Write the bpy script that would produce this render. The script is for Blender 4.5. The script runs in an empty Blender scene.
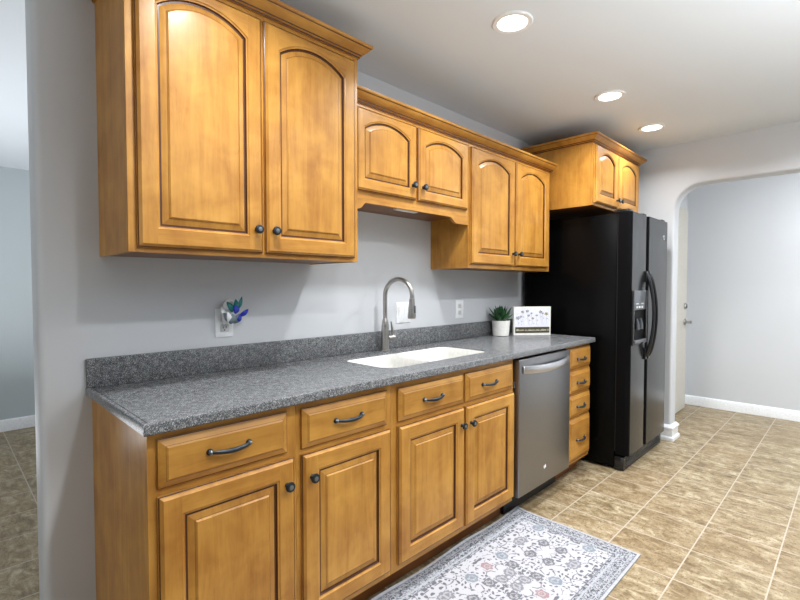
import bpy, bmesh, math, random
from mathutils import Vector, Matrix

random.seed(4)
SC = bpy.context.scene
COL = SC.collection
PI = math.pi

# ------------------------------------------------------------------ camera
cam_d = bpy.data.cameras.new('camera')
cam_d.sensor_width = 36.0
cam_d.lens = 463.36 / 800 * 36.0
cam_d.clip_start = 0.02
cam = bpy.data.objects.new('camera', cam_d)
cam.location = (0.0, -1.9097, 1.2663)
cam.rotation_euler = (PI / 2 - 0.0309, 0.0, -0.7875)
COL.objects.link(cam)
SC.camera = cam

# ------------------------------------------------------------------ world, exposure, lights
world = bpy.data.worlds.new('world')
SC.world = world
world.use_nodes = True
world.node_tree.nodes['Background'].inputs[0].default_value = (0.93, 0.96, 1.0, 1)
world.node_tree.nodes['Background'].inputs[1].default_value = 2.1
SC.view_settings.view_transform = 'Standard'
SC.view_settings.look = 'None'
SC.view_settings.gamma = 1.0
SC.view_settings.use_curve_mapping = False
SC.view_settings.exposure = 0.0

CEIL = 2.4
LAMP_X = (0.70, 1.78, 2.87, 3.65)
LAMP_ROWS = (-0.82, -1.80)
LAMP_W = 12.5


def area_light(name, loc, size, watts, color=(0.97, 0.985, 1.0), rot=(0, 0, 0), spread=PI):
    d = bpy.data.lights.new(name, 'AREA')
    d.shape = 'DISK'
    d.size = size
    d.energy = watts
    d.color = color
    d.spread = spread
    o = bpy.data.objects.new(name, d)
    o.location = loc
    o.rotation_euler = rot
    COL.objects.link(o)
    return o


for _y in LAMP_ROWS:
    for _x in LAMP_X:
        area_light('downlight_beam', (_x, _y, CEIL - 0.012), 0.11, LAMP_W * (0.62 if _x > 3 else 1.0), spread=2.55)
area_light('ceiling_fill_light', (1.6, -2.9, 1.45), 2.0, 62.0, (0.95, 0.98, 1.0), (PI, 0, 0))  # added uplight that brightens the ceiling; no such source in the room
area_light('hall_overhead_fill', (4.55, -2.2, CEIL - 0.02), 0.9, 46.0, (0.96, 0.98, 1.0))  # made-up overhead fill for the hall, no known fixture
area_light('hall_wall_fill', (4.42, -3.3, 1.3), 1.2, 27.0, (0.95, 0.98, 1.0), (PI / 2, 0, -PI / 2))  # unseen light added to brighten the hall end wall
area_light('side_room_fill_light', (0.3, 1.6, 0.4), 1.6, 36.0, (0.95, 0.97, 1.0), (PI, 0, 0))  # added upward fill for the side room ceiling, out of view


# ------------------------------------------------------------------ materials
def srgb(r, g, b):
    def f(c):
        c /= 255.0
        return c / 12.92 if c <= 0.04045 else ((c + 0.055) / 1.055) ** 2.4
    return (f(r), f(g), f(b), 1.0)


class NT:
    """small helper round a node tree"""
    def __init__(self, name):
        self.m = bpy.data.materials.new(name)
        self.m.use_nodes = True
        self.t = self.m.node_tree
        self.b = self.t.nodes['Principled BSDF']

    def n(self, typ, **kw):
        x = self.t.nodes.new(typ)
        for k, v in kw.items():
            if k.startswith('i_'):
                key = k[2:]
                key = int(key) if key.isdigit() else key.replace('_', ' ')
                x.inputs[key].default_value = v
            else:
                setattr(x, k, v)
        return x

    def l(self, a, b):
        self.t.links.new(a, b)

    def coords(self, scale=(1, 1, 1), rot=(0, 0, 0), kind='Object', random_offset=False):
        tc = self.n('ShaderNodeTexCoord')
        mp = self.n('ShaderNodeMapping')
        mp.inputs['Scale'].default_value = scale
        mp.inputs['Rotation'].default_value = rot
        src = tc.outputs[kind]
        if random_offset:
            oi = self.n('ShaderNodeObjectInfo')
            mu = self.n('ShaderNodeMath', operation='MULTIPLY', i_1=37.0)
            self.l(oi.outputs['Random'], mu.inputs[0])
            ad = self.n('ShaderNodeVectorMath', operation='ADD')
            self.l(src, ad.inputs[0])
            self.l(mu.outputs[0], ad.inputs[1])
            src = ad.outputs[0]
        self.l(src, mp.inputs['Vector'])
        return mp.outputs['Vector']

    def noise(self, vec, scale, detail=3.0, rough=0.5, dist=0.0):
        x = self.n('ShaderNodeTexNoise')
        x.inputs['Scale'].default_value = scale
        x.inputs['Detail'].default_value = detail
        x.inputs['Roughness'].default_value = rough
        x.inputs['Distortion'].default_value = dist
        self.l(vec, x.inputs['Vector'])
        return x.outputs['Fac']

    def ramp(self, fac, stops, interp='LINEAR'):
        x = self.n('ShaderNodeValToRGB')
        x.color_ramp.interpolation = interp
        e = x.color_ramp.elements
        e.remove(e[1])
        e[0].position = stops[0][0]
        e[0].color = stops[0][1]
        for p, c in stops[1:]:
            e.new(p).color = c
        self.l(fac, x.inputs['Fac'])
        return x.outputs['Color']

    def mix(self, fac, a, b, blend='MIX'):
        x = self.n('ShaderNodeMix', data_type='RGBA', blend_type=blend)
        for sock, v in ((x.inputs[0], fac), (x.inputs[6], a), (x.inputs[7], b)):
            if hasattr(v, 'is_linked'):
                self.l(v, sock)
            else:
                sock.default_value = v
        return x.outputs[2]

    def math(self, op, a, b=0.0, c=0.0):
        x = self.n('ShaderNodeMath', operation=op)
        for k, v in enumerate((a, b, c)):
            if hasattr(v, 'is_linked'):
                self.l(v, x.inputs[k])
            else:
                x.inputs[k].default_value = v
        return x.outputs[0]

    def bump(self, h, strength=0.2, dist=0.002):
        x = self.n('ShaderNodeBump')
        x.inputs['Strength'].default_value = strength
        x.inputs['Distance'].default_value = dist
        self.l(h, x.inputs['Height'])
        self.l(x.outputs['Normal'], self.b.inputs['Normal'])

    def set(self, **kw):
        for k, v in kw.items():
            k = k.replace('_', ' ')
            if hasattr(v, 'is_linked'):
                self.l(v, self.b.inputs[k])
            else:
                self.b.inputs[k].default_value = v
        return self.m


def plain(name, col, rough=0.5, metal=0.0, **kw):
    t = NT(name)
    v = t.coords((1, 1, 1))
    f = t.noise(v, 60.0, 2.0)
    c2 = tuple(min(1, x * 1.06) for x in col[:3]) + (1,)
    c1 = tuple(x * 0.94 for x in col[:3]) + (1,)
    t.set(Base_Color=t.ramp(f, [(0.3, c1), (0.7, c2)]), Roughness=rough, Metallic=metal, **kw)
    return t.m


def wood(name, scale, light=(195, 142, 63), dark=(152, 98, 34)):
    t = NT(name)
    v = t.coords(scale, random_offset=True)
    g = t.noise(v, 4.0, 6.0, 0.6, 0.6)
    v2 = t.coords((1, 1, 1), random_offset=True)
    blotch = t.noise(v2, 7.0, 3.0, 0.55, 0.4)
    fine = t.noise(v, 26.0, 3.0, 0.6)
    f = t.math('MULTIPLY_ADD', blotch, 0.5, t.math('MULTIPLY_ADD', g, 0.42, t.math('MULTIPLY', fine, 0.12)))
    col = t.ramp(f, [(0.34, srgb(*dark)), (0.62, srgb(*light)), (0.85, srgb(208, 160, 86))])
    t.set(Base_Color=col, Roughness=0.42, Coat_Weight=0.22, Coat_Roughness=0.2, Specular_IOR_Level=0.3)
    t.bump(fine, 0.06, 0.001)
    return t.m


M = {}
M['wood_v'] = wood('maple_upright', (6, 6, 0.55))
M['wood_h'] = wood('maple_level', (0.55, 6, 6))
M['glaze'] = wood('maple_dark_glaze', (6, 6, 0.55), (84, 44, 16), (60, 30, 10))
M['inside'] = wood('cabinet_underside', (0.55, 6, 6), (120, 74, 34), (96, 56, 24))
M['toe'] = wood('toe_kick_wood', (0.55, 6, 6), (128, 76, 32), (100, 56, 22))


def wall_mat(name, col):
    t = NT(name)
    v = t.coords()
    a = t.noise(v, 180.0, 2.0)
    b = t.noise(v, 1.3, 2.0)
    c1 = tuple(x * 0.97 for x in col[:3]) + (1,)
    t.set(Base_Color=t.ramp(b, [(0.3, c1), (0.7, col)]), Roughness=0.62)
    t.bump(a, 0.05, 0.001)
    return t.m


M['wall'] = wall_mat('wall_paint', srgb(205, 208, 212))
M['wall2'] = wall_mat('side_room_paint', srgb(190, 200, 204))
M['ceil'] = wall_mat('ceiling_paint', srgb(226, 233, 240))
M['trim'] = plain('white_trim_paint', srgb(236, 238, 240), 0.4)
M['doorpaint'] = plain('door_paint', srgb(196, 193, 184), 0.45)


def floor_mat():
    t = NT('floor_tile')
    v = t.coords()
    # tile grid of 0.305 m with joints at x = 2.53 and y = -1.05
    mp = t.n('ShaderNodeMapping')
    mp.inputs['Location'].default_value = (-2.53 + 0.305 * 40 + 0.002, 1.05 + 0.305 * 40 + 0.002, 0)
    t.l(v, mp.inputs['Vector'])
    br = t.n('ShaderNodeTexBrick', offset=0.0, offset_frequency=1, squash=1.0)
    br.inputs['Color1'].default_value = (0, 0, 0, 1)
    br.inputs['Color2'].default_value = (1, 1, 1, 1)
    br.inputs['Mortar'].default_value = (0.5, 0.5, 0.5, 1)
    br.inputs['Scale'].default_value = 1.0
    br.inputs['Mortar Size'].default_value = 0.0032
    br.inputs['Mortar Smooth'].default_value = 0.25
    br.inputs['Brick Width'].default_value = 0.305
    br.inputs['Row Height'].default_value = 0.305
    t.l(mp.outputs[0], br.inputs['Vector'])
    sep = t.n('ShaderNodeSeparateColor')
    t.l(br.outputs['Color'], sep.inputs[0])
    tone = sep.outputs[0]
    off = t.n('ShaderNodeVectorMath', operation='SCALE')
    off.inputs['Scale'].default_value = 7.0
    t.l(br.outputs['Color'], off.inputs[0])
    ad = t.n('ShaderNodeVectorMath', operation='ADD')
    t.l(v, ad.inputs[0])
    t.l(off.outputs[0], ad.inputs[1])
    st = t.n('ShaderNodeMapping')
    st.inputs['Scale'].default_value = (4.2, 1.5, 1)
    st.inputs['Rotation'].default_value = (0, 0, 0.12)
    t.l(ad.outputs[0], st.inputs['Vector'])
    streak = t.noise(st.outputs[0], 3.8, 8.0, 0.76, 1.3)
    mott = t.noise(ad.outputs[0], 16.0, 8.0, 0.75, 0.5)
    pits = t.noise(ad.outputs[0], 95.0, 2.0, 0.5)
    f = t.math('MULTIPLY_ADD', streak, 0.62, t.math('MULTIPLY', mott, 0.38))
    base = t.ramp(f, [(0.38, srgb(92, 77, 54)), (0.46, srgb(132, 115, 86)), (0.53, srgb(161, 145, 115)), (0.61, srgb(194, 183, 157))])
    warm = t.mix(t.math('MULTIPLY', tone, 0.30), base, srgb(146, 120, 86))
    pit = t.ramp(pits, [(0.34, (1, 1, 1, 1)), (0.40, (0, 0, 0, 1))])
    warm = t.mix(t.math('MULTIPLY', pit, 0.6), warm, srgb(96, 76, 50))
    col = t.mix(br.outputs['Fac'], warm, srgb(184, 172, 156))
    t.set(Base_Color=col, Roughness=t.math('MULTIPLY_ADD', mott, 0.25, 0.30), Specular_IOR_Level=0.4)
    h = t.math('MULTIPLY_ADD', br.outputs['Fac'], -1.0, t.math('MULTIPLY', f, 0.5))
    t.bump(h, 0.25, 0.002)
    return t.m


M['floor'] = floor_mat()


def counter_mat():
    t = NT('speckled_countertop')
    v = t.coords()
    a = t.noise(v, 330.0, 2.0, 0.6)
    b = t.noise(v, 480.0, 2.0, 0.6)
    c = t.noise(v, 60.0, 3.0, 0.6)
    base = t.ramp(t.math('MULTIPLY_ADD', c, 0.35, t.math('MULTIPLY', a, 0.65)),
                  [(0.36, srgb(62, 64, 67)), (0.50, srgb(104, 106, 109)), (0.64, srgb(152, 153, 154))])
    dk = t.ramp(b, [(0.36, (1, 1, 1, 1)), (0.43, (0, 0, 0, 1))])
    lt = t.ramp(a, [(0.60, (0, 0, 0, 1)), (0.66, (1, 1, 1, 1))])
    col = t.mix(dk, base, srgb(34, 35, 38))
    col = t.mix(t.math('MULTIPLY', lt, 0.7), col, srgb(188, 188, 186))
    t.set(Base_Color=col, Roughness=0.27, Specular_IOR_Level=0.38)
    return t.m


M['counter'] = counter_mat()
M['pewter'] = plain('dark_pewter', srgb(52, 58, 64), 0.32, 0.75)
M['pewter_worn'] = plain('worn_pewter', srgb(120, 128, 134), 0.3, 0.8)
M['sink'] = plain('white_sink_enamel', srgb(220, 219, 214), 0.25)
M['chrome'] = plain('bright_chrome', srgb(190, 190, 190), 0.15, 1.0)


def brushed(name, col, scale, rough=0.3):
    t = NT(name)
    v = t.coords(scale)
    f = t.noise(v, 30.0, 3.0, 0.6)
    c1 = tuple(x * 0.88 for x in col[:3]) + (1,)
    t.set(Base_Color=t.ramp(f, [(0.3, c1), (0.7, col)]), Metallic=1.0,
          Roughness=t.math('MULTIPLY_ADD', f, 0.16, rough - 0.06))
    return t.m


M['nickel'] = brushed('brushed_nickel', srgb(176, 174, 170), (1, 1, 8), 0.28)
M['steel'] = brushed('brushed_stainless_steel', srgb(150, 150, 152), (1, 1, 30), 0.34)
M['steel_light'] = brushed('light_stainless_steel', srgb(214, 214, 218), (1, 1, 30), 0.3)


def fridge_mat():
    t = NT('black_pebbled_enamel')
    v = t.coords()
    f = t.noise(v, 170.0, 2.0, 0.5)
    t.set(Base_Color=(0.002, 0.002, 0.0022, 1), Roughness=0.26, Specular_IOR_Level=0.1)
    t.bump(f, 0.3, 0.0015)
    return t.m


M['black_pebble'] = fridge_mat()
M['black_gloss'] = plain('black_gloss', (0.012, 0.0125, 0.014, 1), 0.16)
M['black_door'] = plain('black_smooth_door', (0.016, 0.0165, 0.018, 1), 0.22, Specular_IOR_Level=0.5)
M['black_edge'] = plain('black_door_edge', (0.003, 0.003, 0.0035, 1), 0.45, Specular_IOR_Level=0.08)
M['black_matte'] = plain('black_plastic', (0.008, 0.008, 0.009, 1), 0.5)
M['panel_grey'] = plain('grey_control_panel', srgb(104, 108, 114), 0.3, 0.3)
M['white_plastic'] = plain('white_plastic', srgb(236, 238, 240), 0.35)
M['ivory'] = plain('greyer_white_plastic', srgb(214, 216, 214), 0.4)  # slightly greyer white for the receptacle faces
M['slot'] = plain('dark_slot', srgb(40, 40, 42), 0.6)
M['ceramic'] = plain('white_ceramic', srgb(232, 231, 226), 0.3)
M['soil'] = plain('potting_soil', srgb(52, 40, 30), 0.9)
M['paper'] = plain('sign_white_face', srgb(228, 228, 238), 0.4)
M['banner'] = plain('olive_brown_banner', srgb(62, 56, 32), 0.5)
M['cream'] = plain('cream_lettering', srgb(238, 234, 216), 0.5)
M['ink'] = plain('dark_ink', srgb(60, 60, 68), 0.6)
M['ink_soft'] = plain('soft_ink', srgb(150, 150, 160), 0.6)
M['ink_yellow'] = plain('mustard_ink', srgb(150, 138, 60), 0.6)
M['teal'] = plain('teal_glass', srgb(30, 130, 130), 0.12, Transmission_Weight=0.25)
M['blue'] = plain('blue_glass', srgb(40, 60, 190), 0.12, Transmission_Weight=0.25)
M['clear'] = plain('smoky_glass', srgb(150, 170, 180), 0.1, Transmission_Weight=0.45)
M['frost'] = plain('frosted_white_glass', srgb(236, 238, 240), 0.25)


def leaf_mat():
    t = NT('succulent_leaf')
    v = t.coords()
    f = t.noise(v, 45.0, 3.0)
    t.set(Base_Color=t.ramp(f, [(0.3, srgb(16, 52, 26)), (0.6, srgb(36, 92, 44)), (0.8, srgb(92, 140, 72))]), Roughness=0.4)
    return t.m


M['leaf'] = leaf_mat()


def lens_mat():
    t = NT('lit_lamp_lens')
    t.set(Base_Color=(1, 1, 1, 1), Emission_Color=(1.0, 0.98, 0.95, 1), Emission_Strength=6.0)
    return t.m


M['lens'] = lens_mat()
RUG_L, RUG_W = 1.75, 0.65


def rug_mat():
    t = NT('printed_rug')
    tc = t.n('ShaderNodeTexCoord')
    sp = t.n('ShaderNodeSeparateXYZ')
    t.l(tc.outputs['Object'], sp.inputs[0])
    ax = t.math('ABSOLUTE', sp.outputs[0])
    ay = t.math('ABSOLUTE', sp.outputs[1])
    # mirrored coordinates: the pattern repeats symmetrically about the long axis and along the length
    px = t.math('PINGPONG', sp.outputs[0], 0.29)
    cb = t.n('ShaderNodeCombineXYZ')
    t.l(px, cb.inputs[0])
    t.l(ay, cb.inputs[1])
    vec = cb.outputs[0]
    wob = t.n('ShaderNodeTexNoise')
    wob.inputs['Scale'].default_value = 9.0
    t.l(vec, wob.inputs['Vector'])
    wv = t.n('ShaderNodeVectorMath', operation='MULTIPLY_ADD')
    t.l(wob.outputs['Color'], wv.inputs[0])
    wv.inputs[1].default_value = (0.09, 0.09, 0)
    t.l(vec, wv.inputs[2])
    # scrolling stems, broken up so that they read as sprays
    vor = t.n('ShaderNodeTexVoronoi', voronoi_dimensions='2D', feature='DISTANCE_TO_EDGE')
    vor.inputs['Scale'].default_value = 21.0
    t.l(wv.outputs[0], vor.inputs['Vector'])
    stem = t.ramp(vor.outputs['Distance'], [(0.025, (1, 1, 1, 1)), (0.07, (0, 0, 0, 1))])
    gap = t.ramp(t.noise(vec, 26.0, 2.0), [(0.47, (0, 0, 0, 1)), (0.53, (1, 1, 1, 1))])
    stem = t.math('MULTIPLY', stem, gap)
    # leaves: small elongated flecks
    vl = t.n('ShaderNodeTexVoronoi', voronoi_dimensions='2D', feature='F1')
    vl.inputs['Scale'].default_value = 44.0
    t.l(wv.outputs[0], vl.inputs['Vector'])
    lsep = t.n('ShaderNodeSeparateColor')
    t.l(vl.outputs['Color'], lsep.inputs[0])
    leafm = t.ramp(t.math('ADD', vl.outputs['Distance'], t.math('MULTIPLY', lsep.outputs[0], 0.42)), [(0.40, (1, 1, 1, 1)), (0.46, (0, 0, 0, 1))])
    # blossoms with petals round a pale ring
    v2 = t.n('ShaderNodeTexVoronoi', voronoi_dimensions='2D', feature='F1')
    v2.inputs['Scale'].default_value = 8.0
    v2.inputs['Randomness'].default_value = 0.6
    t.l(vec, v2.inputs['Vector'])
    pet = t.noise(vec, 70.0, 2.0, 0.5)
    dist = t.math('MULTIPLY_ADD', pet, 0.30, v2.outputs['Distance'])
    blo = t.ramp(dist, [(0.37, (1, 1, 1, 1)), (0.40, (0, 0, 0, 1))])
    halo = t.ramp(dist, [(0.43, (1, 1, 1, 1)), (0.46, (0, 0, 0, 1))])
    ring = t.ramp(dist, [(0.0, (0, 0, 0, 1)), (0.22, (0, 0, 0, 1)), (0.24, (1, 1, 1, 1)), (0.28, (1, 1, 1, 1)), (0.30, (0, 0, 0, 1))])
    sc_ = t.n('ShaderNodeSeparateColor')
    t.l(v2.outputs['Color'], sc_.inputs[0])
    bcol = t.ramp(sc_.outputs[0], [(0.0, srgb(120, 122, 130)), (0.34, srgb(148, 122, 124)), (0.58, srgb(120, 132, 142)), (0.76, srgb(98, 100, 108))], 'CONSTANT')
    ground = srgb(184, 184, 190)
    col = t.mix(stem, ground, srgb(104, 106, 114))
    col = t.mix(leafm, col, srgb(92, 94, 101))
    col = t.mix(halo, col, ground)
    col = t.mix(blo, col, bcol)
    col = t.mix(t.math('MULTIPLY', ring, 0.7), col, srgb(178, 176, 180))
    # border band with its own small pattern
    ex = t.math('SUBTRACT', RUG_L / 2, ax)
    ey = t.math('SUBTRACT', RUG_W / 2, ay)
    edge = t.math('MINIMUM', ex, ey)
    bn = t.noise(vec, 85.0, 2.0, 0.5, 1.5)
    bcol2 = t.ramp(bn, [(0.42, srgb(62, 66, 74)), (0.48, srgb(108, 112, 120)), (0.54, srgb(168, 170, 176))])
    band = t.ramp(edge, [(0.0, (0, 0, 0, 1)), (0.012, (1, 1, 1, 1)), (0.088, (1, 1, 1, 1)), (0.090, (0, 0, 0, 1))], 'CONSTANT')
    col = t.mix(band, col, bcol2)
    pale = t.ramp(edge, [(0.0, (1, 1, 1, 1)), (0.008, (0, 0, 0, 1)), (0.026, (1, 1, 1, 1)), (0.031, (0, 0, 0, 1)), (0.070, (1, 1, 1, 1)), (0.076, (0, 0, 0, 1))], 'CONSTANT')
    col = t.mix(t.math('MULTIPLY', pale, 0.8), col, srgb(172, 174, 180))
    line = t.ramp(edge, [(0.0, (0, 0, 0, 1)), (0.009, (1, 1, 1, 1)), (0.012, (0, 0, 0, 1)), (0.032, (1, 1, 1, 1)), (0.034, (0, 0, 0, 1)), (0.086, (1, 1, 1, 1)), (0.090, (0, 0, 0, 1))], 'CONSTANT')
    col = t.mix(t.math('MULTIPLY', line, 0.8), col, srgb(96, 100, 108))
    wear = t.noise(tc.outputs['Object'], 120.0, 3.0)
    col = t.mix(t.math('MULTIPLY', wear, 0.2), col, srgb(180, 180, 184))
    t.set(Base_Color=col, Roughness=0.9, Specular_IOR_Level=0.15)
    t.bump(wear, 0.25, 0.002)
    return t.m


M['rug'] = rug_mat()
M['binding'] = plain('rug_edge_binding', srgb(170, 172, 178), 0.9)


# ------------------------------------------------------------------ geometry helpers
class MB:
    """collects faces, then links them as ONE mesh object"""
    def __init__(self):
        self.v, self.f, self.m, self.s = [], [], [], []
        self.mats = []

    def mi(self, mat):
        if mat not in self.mats:
            self.mats.append(mat)
        return self.mats.index(mat)

    def face(self, pts, mat, smooth=False):
        k = len(self.v)
        self.v += [Vector(p) for p in pts]
        self.f.append(tuple(range(k, k + len(pts))))
        self.m.append(self.mi(mat))
        self.s.append(smooth)

    def box(self, x0, x1, y0, y1, z0, z1, mat, bevel=0.0, seg=2):
        bm = bmesh.new()
        bmesh.ops.create_cube(bm, size=1.0)
        for v in bm.verts:
            v.co = Vector(((x0 + x1) / 2 + v.co.x * (x1 - x0), (y0 + y1) / 2 + v.co.y * (y1 - y0), (z0 + z1) / 2 + v.co.z * (z1 - z0)))
        if bevel > 0:
            bmesh.ops.bevel(bm, geom=list(bm.edges), offset=bevel, segments=seg, profile=0.5, affect='EDGES')
        self.take(bm, mat, bevel > 0)

    def take(self, bm, mat, smooth=False, matrix=None):
        k = len(self.v)
        bm.verts.index_update()
        for v in bm.verts:
            self.v.append(matrix @ v.co if matrix else v.co.copy())
        i = self.mi(mat)
        for f in bm.faces:
            self.f.append(tuple(k + v.index for v in f.verts))
            self.m.append(i)
            self.s.append(smooth)
        bm.free()

    def rings(self, rings, mat, closed=True, smooth=True, cap0=False, cap1=False):
        k = len(self.v)
        n = len(rings[0])
        for r in rings:
            self.v += [Vector(p) for p in r]
        i = self.mi(mat)
        for a in range(len(rings) - 1):
            for j in range(n if closed else n - 1):
                j2 = (j + 1) % n
                self.f.append((k + a * n + j, k + a * n + j2, k + (a + 1) * n + j2, k + (a + 1) * n + j))
                self.m.append(i)
                self.s.append(smooth)
        if cap0:
            self.f.append(tuple(k + j for j in reversed(range(n))))
            self.m.append(i)
            self.s.append(False)
        if cap1:
            b = k + (len(rings) - 1) * n
            self.f.append(tuple(b + j for j in range(n)))
            self.m.append(i)
            self.s.append(False)

    def tube(self, pts, radii, mat, seg=14, squash=None, caps=True):
        pts = [Vector(p) for p in pts]
        if not hasattr(radii, '__len__'):
            radii = [radii] * len(pts)
        t0 = (pts[1] - pts[0]).normalized()
        up = Vector((0, 0, 1)) if abs(t0.z) < 0.9 else Vector((1, 0, 0))
        nrm = (up - t0 * up.dot(t0)).normalized()
        rr = []
        for k, p in enumerate(pts):
            if k == 0:
                t = t0
            elif k == len(pts) - 1:
                t = (pts[k] - pts[k - 1]).normalized()
            else:
                t = (pts[k + 1] - pts[k - 1]).normalized()
            nrm = (nrm - t * nrm.dot(t)).normalized()
            bi = t.cross(nrm)
            sa, sb = squash or (1, 1)
            rr.append([p + (nrm * math.cos(a) * sa + bi * math.sin(a) * sb) * radii[k] for a in [2 * PI * j / seg for j in range(seg)]])
        self.rings(rr, mat, cap0=caps, cap1=caps)

    def lathe(self, prof, base, axis, mat, seg=24):
        """prof: (radius, distance along axis) pairs"""
        a = Vector(axis).normalized()
        u = a.orthogonal().normalized()
        w = a.cross(u)
        b = Vector(base)
        rr = [[b + a * h + (u * math.cos(q) + w * math.sin(q)) * max(r, 1e-5) for q in [2 * PI * j / seg for j in range(seg)]] for r, h in prof]
        self.rings(rr, mat, cap0=prof[0][0] > 1e-4, cap1=prof[-1][0] > 1e-4)

    def ball(self, c, r, mat, sc=(1, 1, 1), rot=None, seg=16):
        bm = bmesh.new()
        bmesh.ops.create_uvsphere(bm, u_segments=seg, v_segments=max(6, seg // 2), radius=r)
        mtx = Matrix.Translation(c) @ (rot.to_matrix().to_4x4() if rot is not None else Matrix.Identity(4)) @ Matrix.Diagonal((*sc, 1))
        self.take(bm, mat, True, mtx)

    def build(self, name, parent=None, origin=(0, 0, 0), loc=None, angle=40):
        o = Vector(origin)
        me = bpy.data.meshes.new(name)
        me.from_pydata([tuple(v - o) for v in self.v], [], self.f)
        for mat in self.mats:
            me.materials.append(M[mat])
        me.polygons.foreach_set('material_index', self.m)
        me.polygons.foreach_set('use_smooth', self.s)
        bm = bmesh.new()
        bm.from_mesh(me)
        bmesh.ops.remove_doubles(bm, verts=bm.verts, dist=1e-5)
        bmesh.ops.recalc_face_normals(bm, faces=bm.faces)
        bm.to_mesh(me)
        bm.free()
        me.set_sharp_from_angle(angle=math.radians(angle))
        me.update()
        ob = bpy.data.objects.new(name, me)
        COL.objects.link(ob)
        if parent is not None:
            ob.parent = parent
            if loc is not None:
                ob.location = loc
        else:
            ob.location = origin if loc is None else loc
        return ob


def tag(o, label, cat, group=None):
    o['label'] = label
    o['category'] = cat
    if group:
        o['group'] = group
    return o


def thing(name, label, cat, loc, group=None):
    o = bpy.data.objects.new(name, None)
    o.empty_display_size = 0.1
    COL.objects.link(o)
    o.location = loc
    return tag(o, label, cat, group)


def struct(o):
    o['kind'] = 'structure'
    return o


def arc(cx, cy, r, a0, a1, n):
    return [(cx + r * math.cos(a0 + (a1 - a0) * k / n), cy + r * math.sin(a0 + (a1 - a0) * k / n)) for k in range(n + 1)]


# ------------------------------------------------------------------ the room
def wall_prism(name, outline, z0, z1, mat):
    b = MB()
    b.rings([[(x, y, z0) for x, y in outline], [(x, y, z1) for x, y in outline]], mat, smooth=True, cap0=True, cap1=True)
    return struct(b.build(name))


b = MB()
b.face([(-3.2, -4.4, 0), (5.8, -4.4, 0), (5.8, 3.5, 0), (-3.2, 3.5, 0)], 'floor')
b.face([(-3.2, -4.4, -0.08), (5.8, -4.4, -0.08), (5.8, 3.5, -0.08), (-3.2, 3.5, -0.08)], 'floor')
struct(b.build('floor'))
b = MB()
b.box(-3.2, 5.8, -4.4, 0.13, CEIL, CEIL + 0.1, 'ceil')
struct(b.build('ceiling'))
b = MB()
b.box(-3.2, 4.4, 0.13, 3.5, 2.29, 2.5, 'ceil')
struct(b.build('ceiling_side_room'))

WE = 0.236   # open end of the back wall, rounded corners
r = 0.022
out = [(4.23, 0.0), (4.23, 0.13)] + arc(WE + r, 0.13 - r, r, PI / 2, PI, 5) + arc(WE + r, r, r, PI, 3 * PI / 2, 5)
wall_prism('wall_back', out, 0, CEIL, 'wall')

# the wall with the arched opening
YA, YB, ZT, RC = -0.825, -2.62, 2.068, 0.20
def arch_outline(g):
    """opening outline in (y, z), grown outward by g"""
    rr = RC + g
    p = [(YA + g, 0.0)]
    p += [(YA - RC + rr * math.cos(a), ZT - RC + rr * math.sin(a)) for a in [PI / 2 * k / 12 for k in range(13)]]
    p += [(YB + RC + rr * math.cos(a), ZT - RC + rr * math.sin(a)) for a in [PI / 2 + PI / 2 * k / 12 for k in range(13)]]
    p += [(YB - g, 0.0)]
    return p
X0, X1, rb = 4.23, 4.37, 0.02
b = MB()
secs = []
for k in range(5):
    a = PI / 2 * k / 4
    secs.append((X0 + rb - rb * math.cos(a), rb - rb * math.sin(a)))
for k in range(5):
    a = PI / 2 * k / 4
    secs.append((X1 - rb + rb * math.sin(a), rb - rb * math.cos(a)))
b.rings([[(x, y, z) for y, z in arch_outline(g)] for x, g in secs], 'wall', closed=False, smooth=True)
for xx in (X0, X1):
    o = arch_outline(rb)
    nq = len(o)
    mid = nq // 2
    b.face([(xx, 0.13, CEIL), (xx, 0.13, 0)] + [(xx, y, z) for y, z in o[:mid]] + [(xx, o[mid - 1][0], CEIL)], 'wall')
    b.face([(xx, -4.4, 0), (xx, -4.4, CEIL), (xx, o[mid - 1][0], CEIL)] + [(xx, y, z) for y, z in o[mid - 1:]], 'wall')
struct(b.build('wall_right', angle=50))

b = MB()
b.box(X1, 5.78, -0.58, -0.46, 0, CEIL, 'wall')
struct(b.build('wall_hall_side'))
b = MB()
b.box(5.665, 5.78, -4.4, -0.58, 0, CEIL, 'wall')
struct(b.build('wall_hall_end'))
b = MB()
b.box(-3.2, 4.3, 3.35, 3.47, 0, 2.29, 'wall2')
struct(b.build('wall_side_room'))


b = MB()
b.box(-3.2, 5.78, -4.5, -4.4, 0, CEIL, 'wall')
struct(b.build('wall_front'))
b = MB()
b.box(-3.3, -3.2, -4.5, -1.25, 0, CEIL, 'wall')  # unseen wall, stopped short to restrict the light from the open side
struct(b.build('wall_left'))
b = MB()
b.box(-3.3, -3.2, 0.13, 3.47, 0, 2.29, 'wall2')  # unseen wall, added to keep world light out of the side room
struct(b.build('wall_side_room_left'))


def baseboard(name, p0, p1, nrm, h=0.098):
    """profiled board along p0-p1, standing proud along nrm"""
    prof = [(0, 0), (0.015, 0), (0.015, h - 0.02), (0.011, h - 0.012), (0.009, h - 0.004), (0.004, h), (0, h)]
    b = MB()
    rr = [[(p[0] + nrm[0] * d, p[1] + nrm[1] * d, z) for d, z in prof] for p in (p0, p1)]
    b.rings(rr, 'trim', smooth=False, cap0=True, cap1=True)
    return struct(b.build(name))


baseboard('baseboard_hall', (5.665, -4.4), (5.665, -0.58), (-1, 0))
baseboard('baseboard_side_room', (-3.2, 3.35), (4.3, 3.35), (0, -1), 0.102)
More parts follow.
